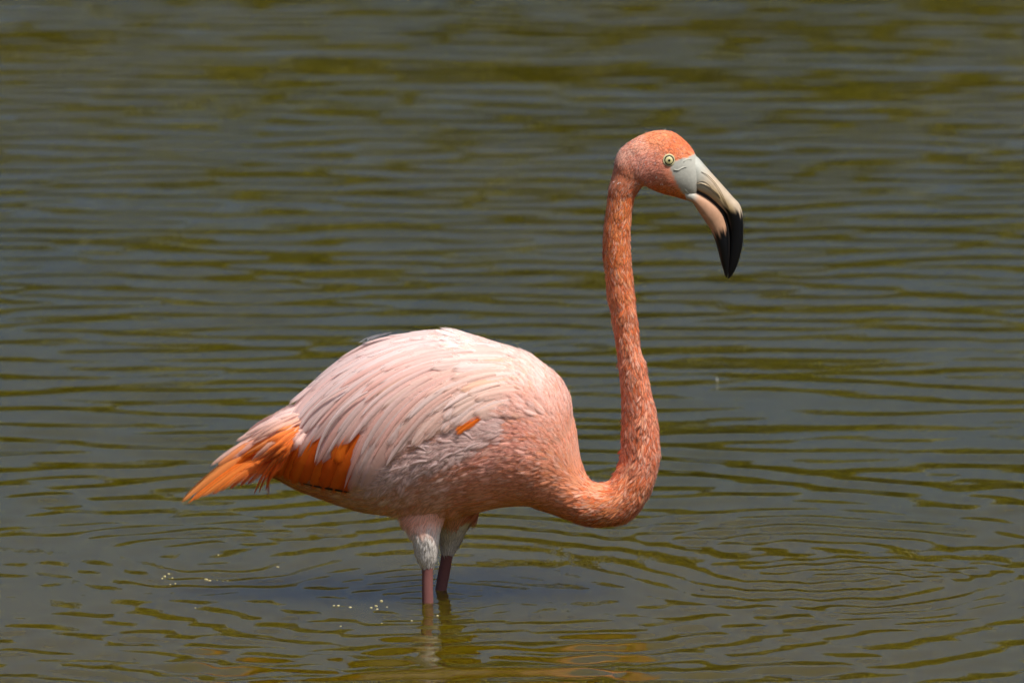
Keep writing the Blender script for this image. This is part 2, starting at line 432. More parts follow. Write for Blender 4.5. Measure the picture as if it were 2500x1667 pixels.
# plumage colours, anchored at places on the bird (photograph pixels of its side view); linear, with warm shade mixed in low on the belly
CA = np.array([
    (1600, 330, .82, .31, .15), (1560, 345, .80, .38, .27), (1530, 365, .72, .38, .30), (1655, 350, .78, .23, .09), (1650, 440, .72, .27, .17), (1600, 420, .74, .29, .21), (1570, 400, .74, .33, .26),
    (1630, 470, .74, .22, .06), (1660, 480, .76, .24, .06), (1530, 430, .68, .24, .13), (1512, 500, .80, .25, .09), (1508, 600, .80, .25, .09),
    (1512, 690, .80, .27, .12), (1525, 790, .78, .27, .14), (1545, 900, .77, .28, .16), (1560, 1000, .77, .29, .18), (1563, 1100, .77, .29, .18), (1540, 1200, .78, .28, .14),
    (1480, 1240, .74, .26, .11), (1420, 1220, .76, .32, .17), (1440, 1190, .78, .40, .25), (1370, 1180, .76, .36, .22), (1390, 1080, .82, .46, .34), (1385, 980, .80, .54, .46), (1340, 920, .84, .66, .60),
    (1330, 1000, .84, .54, .45), (1280, 1080, .84, .47, .40), (1220, 1120, .84, .51, .45), (1250, 1180, .84, .45, .33), (1180, 1200, .84, .47, .36), (1100, 1180, .86, .56, .48), (1050, 1230, .86, .52, .42),
    (1000, 1180, .86, .59, .52), (930, 1210, .87, .62, .52), (870, 1200, .86, .62, .44), (850, 1235, .84, .48, .30), (780, 1195, .84, .52, .34), (700, 1170, .82, .58, .40), (1150, 815, .88, .76, .73), (1000, 840, .88, .75, .73), (900, 870, .86, .70, .67),
    (1230, 860, .88, .74, .69), (1200, 950, .88, .68, .58), (1100, 950, .88, .66, .57), (950, 950, .87, .63, .57), (850, 1000, .86, .60, .54), (760, 980, .87, .63, .57), (700, 1030, .84, .62, .54), (640, 1060, .84, .52, .40),
    (640, 1120, .86, .24, .03), (720, 1130, .78, .20, .03), (800, 1150, .76, .17, .02)])
_n = CA[:, 0] > 1440
CA[:, 4] *= np.where(CA[:, 3] < .5, .80, .94) * np.where(_n, 1.3, 1); CA[:, 3] *= np.where(CA[:, 3] < .5, .90, .97) * np.where(_n, 1.22, 1); CA[:, 2] = np.minimum(.9, CA[:, 2] * 1.07)
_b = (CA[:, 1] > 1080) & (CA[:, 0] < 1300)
CA[:, 3] *= np.where(_b, .93, 1); CA[:, 4] *= np.where(_b, .84, 1)  # low flank and belly reddened: warm shade put into the colour
def plumage_colour(px):
    d2 = ((px[:, None, :] - CA[None, :, :2]) ** 2).sum(-1) + 60.0
    w = d2 ** -1.8
    w /= w.sum(1, keepdims=True)
    return w @ CA[:, 2:]

# direction in which the feathers lie
DA = np.array([(1690, 370, -.8, -.5), (1640, 330, -1, -.1), (1590, 325, -1, .15), (1540, 350, -.75, .65), (1510, 385, -.35, .95), (1620, 430, -.9, .3), (1640, 470, -.95, -.1), (1580, 440, -.75, .6), (1535, 420, -.3, .95),
               (1508, 500, -.08, 1), (1506, 600, .0, 1), (1512, 700, .12, 1), (1530, 820, .15, 1), (1550, 950, .12, 1), (1563, 1080, .0, 1), (1550, 1170, -.45, .9), (1515, 1225, -.85, .5), (1470, 1235, -1, .05), (1420, 1220, -.95, -.2),
               (1440, 1180, -.9, -.35), (1415, 1110, -.5, -.8), (1395, 1000, -.35, -.9), (1360, 920, -.7, -.7), (1290, 880, -.9, -.35), (1340, 1050, -.8, -.4), (1300, 1150, -.95, -.05), (1260, 1020, -.95, -.1),
               (1200, 1120, -.95, .2), (1200, 1210, -1, .05), (1100, 1180, -.9, .35), (1060, 1260, -.25, 1), (1040, 1340, .0, 1), (1110, 1290, -.1, 1), (1000, 1220, -.7, .6), (920, 1230, -1, .1), (820, 1215, -1, -.15), (700, 1170, -1, -.1),
               (1116, 815, -1, .05), (980, 830, -.97, .2), (870, 880, -.85, .5), (770, 960, -.75, .65), (700, 1020, -.8, .5), (1200, 930, -.95, .15), (1000, 950, -.8, .55), (850, 1050, -.4, .9)])
def flow(px):
    d2 = ((px[:, None, :] - DA[None, :, :2]) ** 2).sum(-1) + 100.0
    w = d2 ** -1.7; w /= w.sum(1, keepdims=True)
    v = w @ DA[:, 2:]
    return np.stack([v[:, 0], np.zeros(len(v)), -v[:, 1]], -1)

def base_colour(pos):
    """plumage, pale face skin round the bill, white thighs and bare mauve legs"""
    px = proj(pos); c = plumage_colour(px)
    x, y = px[:, 0], px[:, 1]
    # bare pale skin between eye and bill
    lx = np.interp(y, [372, 384, 390, 398, 412, 440, 470, 492], [1702, 1680, 1658, 1641, 1636, 1648, 1664, 1688])
    m = smooth(-2, 2.5, x - lx)[:, None] * (y < 500)[:, None]
    c = c * (1 - m) + np.array([.43, .42, .36]) * m
    far = pos[:, 1] > 0.033
    hem = np.where(far, 1286 + 6 * np.sin(x * .3), 1304 + 8 * np.sin(x * 0.25))
    top = np.where(far, 1246, 1264)
    legx = (x > 960) & (x < 1175)
    m = (smooth(0, 1, (y - top) / np.maximum(hem - top, 1)) * legx)[:, None]
    c = c * (1 - m) + np.array([.80, .75, .70]) * m
    bare = np.where(far, 1343, 1377)
    m = (smooth(-5, 5, y - bare) * legx)[:, None]
    c = c * (1 - m) + np.array([.21, .085, .075]) * m
    return c
bc = base_colour(BV)
a = body_me.color_attributes.new("Col", 'FLOAT_COLOR', 'POINT')
cc = np.ones((nv, 4), np.float32); cc[:, :3] = bc * 0.95
a.data.foreach_set("color", cc.ravel())
body_me.polygons.foreach_set("use_smooth", np.ones(len(body_me.polygons), bool))
body_me.materials.clear(); body_me.materials.append(M_skin)
body = link("body", body_me, None, ROOT)

# ------------------------------------------------------------------ small contour feathers, thousands, as one mass per region
tri = []
body_me.calc_loop_triangles()
T = np.empty(len(body_me.loop_triangles) * 3, np.int32); body_me.loop_triangles.foreach_get("vertices", T); T = T.reshape(-1, 3)
TA = 0.5 * np.linalg.norm(np.cross(BV[T[:, 1]] - BV[T[:, 0]], BV[T[:, 2]] - BV[T[:, 0]]), axis=1)
TC = proj(BV[T].mean(1)); TCY = BV[T].mean(1)[:, 1]

def scatter(mask, n):
    w = TA * mask; w = w / w.sum()
    t = rng.choice(len(T), n, p=w)
    u = rng.random((n, 2)); s = u.sum(1) > 1; u[s] = 1 - u[s]
    A, B, D = BV[T[t, 0]], BV[T[t, 1]], BV[T[t, 2]]
    p = A + (B - A) * u[:, :1] + (D - A) * u[:, 1:]
    nn = BN[T[t]].mean(1); nn /= np.linalg.norm(nn, axis=1)[:, None]
    return p, nn

S4 = np.array([0, .35, .7, 0.9, 1.0])
def small_feathers(name, mask, n, L, W, lift, colfun, jit=0.25, wid=(.45, .95, 1.0, .62, .12), h0=0.0004, curl=0.25, parent=None, mat=None):
    p, nn = scatter(mask, n)
    d = flow(proj(p)) + rng.normal(0, jit, (n, 3))
    d -= nn * (d * nn).sum(1)[:, None]; d /= np.linalg.norm(d, axis=1)[:, None] + 1e-9
    side = np.cross(nn, d)
    Ls = L(proj(p)) if callable(L) else L
    Ws = W(proj(p)) if callable(W) else W
    Ls = Ls * rng.uniform(0.7, 1.25, n); Ws = Ws * rng.uniform(0.75, 1.2, n)
    lf = lift * rng.uniform(0.3, 1.6, n)
    SO = np.zeros((n, 5, 3)); V = np.zeros((n, 5, 3, 3)); U = np.zeros((n, 5, 3, 2)); COL = np.zeros((n, 5, 3, 3))
    c0, c1 = colfun(p)
    tw = rng.normal(0, 0.25, n)
    for i, s in enumerate(S4):
        cen = p + d * (Ls * s)[:, None] + nn * (h0 * (1 if np.isscalar(h0) and h0 < .001 else (0.15 + .85 * min(1, s * 2.2))) + Ls * (lf * s - curl * s * s * lf * 2))[:, None]
        for j, u in enumerate((-1, 0, 1)):
            V[:, i, j] = cen + (side + nn * tw[:, None] * 0.5) * (u * wid[i] * Ws * 0.5)[:, None] - nn * (abs(u) * 0.12 * Ws)[:, None] + d * ((-abs(u) * 0.08) * Ls)[:, None]
            U[:, i, j] = ((u + 1) / 2, s); SO[:, i, j] = max(abs(u), 0, (s - .55) / .45)
            COL[:, i, j] = c0 * (1 - s) + c1 * s
    U[..., 1] += rng.random((n, 1, 1)) * 7
    g = np.arange(15).reshape(5, 3)
    q = np.stack([g[:-1, :-1], g[:-1, 1:], g[1:, 1:], g[1:, :-1]], -1).reshape(-1, 4)
    F = (np.arange(n)[:, None, None] * 15 + q[None]).reshape(-1, 4)
    o = link(name, mesh_from(name, V.reshape(-1, 3), F, U.reshape(-1, 2), COL.reshape(-1, 3), soft=SO.reshape(-1)), mat or M_down, parent or body)
    o["kind"] = "stuff"
    return o

x, y = TC[:, 0], TC[:, 1]
farside = TCY > 0.033
faceline = np.interp(y, [372, 384, 390, 398, 412, 440, 470, 492], [1702, 1680, 1656, 1638, 1632, 1644, 1662, 1686])
is_head = (y < 494) & ~((x < 1575) & (y > 470)) & (x > 1490) & (x < faceline - 2)
is_neck = ((y >= 440) & (y < 1150) & (x > 1440) & ~((y < 560) & (x > 1566))) | ((y >= 1120) & (x > 1425) & (y < 1320))
wy = np.interp(x, [640, 850, 930, 1000, 1060, 1110, 1150, 1200, 1260], [1140, 1186, 1150, 1105, 1072, 1052, 1020, 1006, 975])
is_wing = (x < 1255) & (y < wy) & (x > 700)
is_breast = ~is_wing & (x <= 1430) & (x > 600) & (y < 1300) & ~((x > 960) & (x < 1175) & (y > 1243))
legzone = (x > 960) & (x < 1175)
is_thigh = legzone & (y > 1246) & (BN[T].mean(1)[:, 2] > -.55) & np.where(farside, y < 1338, y < 1368)

def vary(p, tip, dark, r=0.12):
    n = len(p)
    c = plumage_colour(proj(p)) * (1 + rng.normal(0, r, (n, 1)))
    k = rng.random((n, 1))
    t = np.where(k < tip[1], c * (1 - tip[2]) + np.array(tip[0]) * tip[2], c * (1 + rng.normal(0, 0.08, (n, 1))))
    k2 = rng.random((n, 1))
    m = (k2 < dark[1])
    c = np.where(m, c * (1 - dark[2]) + np.array(dark[0]) * dark[2], c); t = np.where(m, t * (1 - dark[2]) + np.array(dark[0]) * dark[2], t)
    return np.clip(c, 0, .92), np.clip(t, 0, .92)
small_feathers("head_plumage", is_head.astype(float), 7000, 0.0062, 0.0028, 0.05, lambda p: vary(p, ((.86, .55, .42), .22, .45), ((.66, .12, .03), .18, .5)), jit=0.22)
small_feathers("neck_plumage", is_neck.astype(float), 24000, lambda q: np.interp(q[:, 1], [450, 700, 1200], [.010, .014, .016]), lambda q: np.interp(q[:, 1], [450, 700, 1200], [.0032, .0040, .0044]), 0.10,
               lambda p: vary(p, ((.90, .62, .50), .30, .7), ((.70, .13, .02), .28, .65), .2), jit=0.2)
small_feathers("breast_plumage", is_breast.astype(float) * np.where(x > 1180, 1.6, 1.0), 17000, lambda q: np.interp(q[:, 0], [700, 1100, 1250, 1420], [.036, .032, .024, .016]), lambda q: np.interp(q[:, 0], [700, 1100, 1250, 1420], [.014, .012, .0095, .0056]), 0.035,
               lambda p: vary(p, ((.88, .66, .56), .25, .45), ((.80, .28, .10), .14, .5), .07), jit=0.13)
small_feathers("thigh_plumage", is_thigh.astype(float), 3600, .016, .0040, 0.04, lambda p: (base_colour(p) * (1 + rng.normal(0, .08, (len(p), 1))), base_colour(p) * 1.08), jit=0.1)

TN = BN[T].mean(1)
fl = np.interp(x, [900, 940, 1000, 1060, 1110, 1150, 1200, 1260], [1172, 1160, 1128, 1100, 1084, 1062, 1042, 1015])
is_flank = np.exp(-((y - fl - 10) / 20.0) ** 2) * ((x > 925) & (x < 1235)) * (.45 + .55 * np.sin(x * .085 + 1.1) ** 2)
for lf_, n_, L_, W_ in ((.15, 1300, .030, .0100), (.26, 1000, .024, .0065)):
    small_feathers("flank_plumage", is_flank, n_, L_, W_, lf_, lambda p: tuple(np.clip(np.array([.92, .66, .60]) * (1 + rng.normal(0, .05, (len(p), 1))) * w_, 0, .92) for w_ in (.95, 1.03)), jit=0.26, curl=.45, h0=.0009, mat=M_fluff)
is_mantle = (((x > 1185) & (x < 1335) & (y < 1015)) | ((x > 1120) & (x < 1335) & (TN[:, 2] > .84) & (y < 1000)) | ((x > 1040) & (y > 930) & (y < wy - 4) & (x < 1300))).astype(float)
small_feathers("mantle_plumage", is_mantle * (.25 + 1.5 * smooth(1080, 1290, x)), 3000, lambda q: np.interp(q[:, 0], [750, 1100, 1330], [.046, .042, .026]), lambda q: np.interp(q[:, 0], [750, 1100, 1330], [.016, .014, .010]), 0.012,
               lambda p: vary(p, ((.88, .76, .72), .3, .5), ((.86, .52, .34), .10, .5), .05), jit=0.10, h0=np.float64(.0026))
# ------------------------------------------------------------------ large feathers, each an object
def surf(px, py, lastn=None):
    """near-side body surface under a photograph pixel: position and normal"""
    o = CAM; d = P(px, py, YC) - CAM; d /= np.linalg.norm(d)
    hit = bvh.ray_cast(Vector(o), Vector(d))
    if hit[0] is not None and hit[0].y < YC + 0.03:
        return np.array(hit[0]), np.array(hit[1])
    q = P(px, py, YC - 0.004)
    h = bvh.find_nearest(Vector(q))
    n = np.array(h[1])
    return np.array(h[0]), n / np.linalg.norm(n)

def bez(S, Cc, E, s):
    S, Cc, E = map(np.asarray, (S, Cc, E))
    return (1 - s) ** 2 * S + 2 * s * (1 - s) * Cc + s * s * E

def feather(name, cen, nor, W, col0, col1, parent, mat=None, round_=4.0, camber=0.25, rootw=0.45, fray=0.07, nu=4, notch=2, edge=None, kind=None, maxat=0.45, asym=0.0):
    cen = np.asarray(cen); nor = np.asarray(nor); n = len(cen)
    tan = np.gradient(cen, axis=0); tan /= np.linalg.norm(tan, axis=1)[:, None]
    nor = nor - tan * (nor * tan).sum(1)[:, None]; nor /= np.linalg.norm(nor, axis=1)[:, None]
    side = np.cross(nor, tan)
    s = np.linspace(0, 1, n)
    w = W * (rootw + (1 - rootw) * smooth(0, maxat, s)) * np.sqrt(np.clip(1 - s ** round_, 0.0, 1))
    w[-1] = max(w[-1], W * 0.04)
    us = np.linspace(-1, 1, 2 * nu + 1)
    fr = np.ones((n, 2)); 
    fr *= 1 + rng.normal(0, fray, (n, 2)) * s[:, None]
    for _ in range(notch):
        i = rng.integers(int(n * .45), n - 1); fr[i, rng.integers(0, 2)] *= rng.uniform(0.55, 0.8)
    V = []; U = []; COL = []; SO = []
    seed = rng.random() * 20
    ln = np.linalg.norm(np.diff(cen, axis=0), axis=1).sum()
    for i in range(n):
        for u in us:
            f = fr[i, 0 if u < 0 else 1]
            uu = u * (1 + (f - 1) * abs(u) ** 2)
            ua = uu * (1 + asym * np.sign(u))
            p = cen[i] + side[i] * w[i] * 0.5 * ua - nor[i] * camber * 0.5 * w[i] * uu * uu + tan[i] * (-0.10 * W * abs(u) * (1 - s[i]) + rng.normal(0, 0.012) * W * (s[i] > .8))
            p = p + nor[i] * (0.05 * W * max(0, 0.14 - abs(u)) / 0.14)
            V.append(p); U.append(((u + 1) / 2, s[i] * ln / 0.08 + seed)); SO.append(max(abs(u), min(1.0, max(0.0, (s[i] - 1 + .7 * W / ln) / (.7 * W / ln)))))
            c = np.asarray(col0) * (1 - s[i]) + np.asarray(col1) * s[i]
            if edge is not None:
                e = smooth(0.55, 1.0, abs(u)) * 0.8
                c = c * (1 - e) + np.asarray(edge) * e
            COL.append(c)
    m = 2 * nu + 1
    g = np.arange(n * m).reshape(n, m)
    F = np.stack([g[:-1, :-1], g[:-1, 1:], g[1:, 1:], g[1:, :-1]], -1).reshape(-1, 4)
    return link(name, mesh_from(name, V, F, U, np.clip(COL, 0, .93), soft=np.array(SO)), mat or M_feather, parent)

# folded wing: an under-layer sheet that the feathers grow from
TIPS = np.array([(716, 994), (726, 1040), (731, 1072), (744, 1100), (778, 1122), (812, 1112), (842, 1168), (878, 1178), (929, 1142), (958, 1120), (1003, 1097), (1050, 1064), (1106, 1046), (1150, 1014), (1200, 1012)], float)
def tip_at(t): return catmull(TIPS, 200)[int(np.clip(t, 0, 1) * 199)]
def root_at(t): return np.array([1215 + 85 * t, 838 + 150 * t ** 1.1])
def ctrl_at(t):
    R, E = root_at(t), tip_at(t)
    base = np.array([np.interp(t, [0, .25, .45, .6, .8, 1], [920, 915, 950, 1050, 1150, 1240]), np.interp(t, [0, .25, .45, .6, .8, 1], [774, 830, 880, 915, 950, 985])])
    return base
def lerp_stream(t, s): return bez(root_at(t), ctrl_at(t), tip_at(t), s)

def wing_sheet():
    nt, ns = 46, 46
    V = []; COL = []
    for t in np.linspace(0.02, 0.60, nt):
        for s in np.linspace(0, 0.72, ns):
            q = lerp_stream(t, s); p, n = surf(*q)
            V.append(p + n * (0.0012 + 0.003 * s * (1 - s) * 3)); COL.append(plumage_colour(q[None])[0] * 0.97)
    g = np.arange(nt * ns).reshape(nt, ns)
    F = np.stack([g[:-1, :-1], g[:-1, 1:], g[1:, 1:], g[1:, :-1]], -1).reshape(-1, 4)
    return link("wing", mesh_from("wing", V, F, np.zeros((nt * ns, 2)), COL), M_skin, ROOT)
wing = wing_sheet()

def smooth_normals(nors):
    n = np.array(nors)
    for _ in range(3):
        n[1:-1] = (n[:-2] + n[1:-1] * 2 + n[2:]) / 4
    return n / np.linalg.norm(n, axis=1)[:, None]

PINK = np.array([.85, .62, .57]); WHITE = np.array([.89, .75, .72]); ORANGE = np.array([.82, .20, .02]); PEACH = np.array([.86, .50, .30])
def stream_feather(name, t, s0, s1, Wpx, h0, h1, col0, col1, ns=18, dt=0.0, tipup=0.0, **kw):
    cen = []; nor = []
    for s in np.linspace(s0, s1, ns):
        f = (s - s0) / (s1 - s0)
        q = lerp_stream(np.clip(t + dt * f, 0, 1), s)
        p, n = surf(*q)
        cen.append(p); nor.append(n)
    nor = smooth_normals(nor)
    cen = np.array(cen)
    for _ in range(2): cen[1:-1] = (cen[:-2] + 2 * cen[1:-1] + cen[2:]) / 4
    f = np.linspace(0, 1, ns)[:, None]
    cen = cen + nor * (h0 + (h1 - h0) * f + tipup * f ** 3)
    return feather(name, cen, nor, Wpx * PX, col0, col1, wing, **kw)

LAY = [  # s0, s1, count, width px, height, jitter of s1
    (0.30, 1.00, 17, 82, .0045, .03),
    (0.18, 0.89, 16, 78, .0050, .05),
    (0.08, 0.76, 16, 72, .0055, .06),
    (0.00, 0.60, 17, 66, .0059, .06),
    (-.05, 0.42, 18, 56, .0062, .06)]
for k, (s0, s1, cnt, Wd, h, js) in enumerate(LAY):
    order = np.concatenate([[0.0, 0.025], np.linspace(0.05, 0.93 if k < 2 else 0.80, cnt if k < 2 else cnt - 4)])
    for i, t in enumerate(order):
        t = t + rng.normal(0, 0.012)
        e = s1 + rng.normal(0, js); e = min(e, 1.03)
        b0 = s0 + rng.normal(0, .02)
        if t > 0.62: Wd2 = Wd * 0.6
        else: Wd2 = Wd
        q = lerp_stream(np.clip(t, 0, 1), (b0 + e) / 2)
        c = plumage_colour(q[None])[0] * (1 + rng.normal(0, .035))
        c0 = c * np.array([.99, .90, .86]); c1 = c * .8 + WHITE * .2
        rr = rng.random()
        if rr < 0.30: c0 = c * .55 + np.array([.86, .46, .38]) * .45; c1 = c * .8 + np.array([.86, .5, .42]) * .2
        elif rr > 0.74: c0 = c * .6 + WHITE * .4; c1 = c * .4 + WHITE * .6
        if k in (3, 4, 5) and rng.random() < 0.12: c0 = c1 = c * .45 + PEACH * .55
        w_ = Wd2 * rng.uniform(.8, 1.15)
        rd = rng.choice([2.4, 3.2, 5.0]) if k < 3 else rng.choice([3.0, 5.0])
        stream_feather("wing_feather" if k < 3 else "covert_feather", np.clip(t, 0, 1), max(b0, -.05), e, w_, h * (.6 if k < 4 else .25), h + rng.uniform(0, .0008), c0, c1,
                       ns=20 if k < 3 else 14, dt=rng.normal(0, .018), tipup=rng.uniform(0, .0008), round_=rd, camber=rng.uniform(.05, .16), edge=c * .55 + WHITE * .45,
                       fray=.06, notch=3 if k < 3 else 1, asym=rng.uniform(-.2, .2))
for i in range(32):
    t = rng.uniform(.06, .70); b0 = rng.uniform(.12, .55); e = min(b0 + rng.uniform(.38, .6), 1.02)
    q = lerp_stream(t, (b0 + e) / 2); c = plumage_colour(q[None])[0]
    cc_ = (WHITE if i % 3 else np.array([.87, .50, .42])) * .75 + c * .25
    stream_feather("wing_feather", t, b0, e, rng.uniform(18, 36), .0062, .0070, c, cc_, ns=18, dt=rng.normal(0, .012), tipup=.001, round_=1.8, camber=.25, fray=.05, notch=1, nu=2)
# thin white rolled edges of a few long feathers, and the dark tip high on the back
for (S, Cc, E, w_, col) in (((905, 960), (800, 1010), (778, 1124), 14, WHITE * np.array([1, .95, .93])), ((860, 950), (770, 990), (730, 1070), 12, WHITE * np.array([1, .95, .93])),
                            ((960, 836), (925, 842), (893, 862), 9, np.array([.16, .15, .17])), ((945, 830), (915, 840), (885, 860), 7, np.array([.3, .29, .3]))):
    ns = 16; cen = []; nor = []
    for s in np.linspace(0, 1, ns):
        p, n = surf(*bez(S, Cc, E, s)); cen.append(p); nor.append(n)
    nor = smooth_normals(nor); cen = np.array(cen) + nor * 0.0125
    feather("wing_feather", cen, nor, w_ * PX, col * .97, col, wing, round_=2.0, camber=.6, fray=.04, notch=0, nu=2)

# orange flight feathers showing under the long pink ones
for i, (S, E, w_, col) in enumerate([((900, 1060), (838, 1192), 46, (.62, .10, .008)), ((880, 1060), (815, 1188), 46, (.70, .14, .012)), ((850, 1050), (790, 1183), 44, (.66, .115, .008)), ((830, 1050), (765, 1178), 44, (.74, .16, .012)),
                                     ((800, 1050), (740, 1170), 42, (.66, .12, .01)), ((780, 1050), (718, 1165), 40, (.74, .17, .015)), ((760, 1040), (700, 1158), 40, (.76, .18, .015)), ((745, 1035), (684, 1150), 36, (.80, .20, .02)),
                                     ((730, 1035), (668, 1150), 34, (.82, .22, .02)),
                                     ((850, 1060), (824, 1128), 44, (.78, .18, .015))]):
    ns = 14; cen = []; nor = []
    if i < 9: E = (E[0], E[1] + 11)
    Cc = ((S[0] + E[0]) / 2 - 8, (S[1] + E[1]) / 2 - 6)
    for s in np.linspace(0, 1, ns):
        p, n = surf(*bez(S, Cc, E, s)); cen.append(p); nor.append(n)
    nor = smooth_normals(nor); cen = np.array(cen) + nor * (.003 + (.0012 if i > 8 else 0) + .0004 * (i % 3) + .002 * np.linspace(0, 1, ns)[:, None])
    feather("flight_feather", cen, nor, 1.15 * w_ * PX, np.array(col) * np.array([1.2, 1.12, .7]), np.array(col) * np.array([1.25, 1.2, .7]), wing, round_=6.0, camber=.12, fray=.05, notch=2)
# black primaries: only their edge shows below the orange ones
for (S, Cc, E, w_) in (((856, 1195), (800, 1187), (735, 1171), 8), ((850, 1193), (810, 1186), (762, 1178), 7)):
    ns = 14; cen = []; nor = []
    for s in np.linspace(0, 1, ns):
        p, n = surf(*bez(S, Cc, E, s)); cen.append(p); nor.append(n)
    nor = smooth_normals(nor); cen = np.array(cen) + nor * .0055
    feather("flight_feather", cen, nor, w_ * PX, (.012, .011, .012), (.012, .011, .012), wing, round_=3.0, camber=.2, fray=.03, notch=0, nu=2)
# bright orange coverts at the bend of the wing
for (S, E, w_) in (((1172, 1020), (1113, 1060), 22), ((1168, 1013), (1109, 1052), 22)):
    ns = 12; cen = []; nor = []
    for s in np.linspace(0, 1, ns):
        p, n = surf(*bez(S, ((S[0] + E[0]) / 2, (S[1] + E[1]) / 2 - 4), E, s)); cen.append(p); nor.append(n)
    nor = smooth_normals(nor); cen = np.array(cen) + nor * (.0058 - .0022 * np.linspace(1, 0, ns)[:, None])
    feather("covert_feather", cen, nor, w_ * PX, (.92, .17, .004), (.92, .23, .02), wing, mat=M_tail, round_=2.4, camber=.1, fray=.12, notch=3)
# loose, fluffy flank feathers curling over the lower edge of the wing
CL = [(985, 1162, 1.0, 10), (1030, 1140, 1.1, 22), (1075, 1128, 1.0, 16), (1065, 1102, .9, 14), (1120, 1092, 1.0, 18), (1160, 1072, .95, 14)]
CLUMP = [c_ for c_ in CL for _ in range(c_[3] // 6)]
for i in range(len(CLUMP)):
    cx_, cy_, sc_, _n = CLUMP[i]
    S = (cx_ + rng.normal(0, 12), cy_ + rng.normal(0, 7)); Lf = rng.uniform(40, 82) * sc_
    an = math.radians(rng.normal(190, 22))
    E = (S[0] + math.cos(an) * Lf, S[1] - math.sin(an) * Lf * .7 + 6)
    Cc = ((S[0] + E[0]) / 2 + rng.normal(0, 6), (S[1] + E[1]) / 2 - rng.uniform(4, 22))
    ns = 12; cen = []; nor = []
    for s in np.linspace(0, 1, ns):
        p, n = surf(*bez(S, Cc, E, s)); cen.append(p); nor.append(n)
    nor = smooth_normals(nor); sf = np.linspace(0, 1, ns)[:, None]
    cen = np.array(cen) + nor * (.002 + rng.uniform(.001, .003) * np.sin(sf * 2.2))
    nor = nor + np.array([0, 0, 1]) * rng.uniform(-.05, .1)
    c = np.array([.86, .63, .58]) * rng.uniform(.95, 1.03)
    feather("flank_feather", cen, nor, rng.uniform(13, 22) * PX, c * .95, c * .7 + WHITE * .3, wing, mat=M_fluff, round_=2.2, camber=.3, fray=.2, notch=4, nu=3)

# mirror of the wing on the far side
wing2 = wing.copy(); C.objects.link(wing2)
wing2.parent = ROOT; wing2.matrix_parent_inverse = Matrix.Translation(ROOT.location).inverted()
wing2.scale = (1, -1, 1); wing2.location = (0, 2 * YC, 0)
for ch in list(wing.children):
    c = ch.copy(); C.objects.link(c); c.parent = wing2

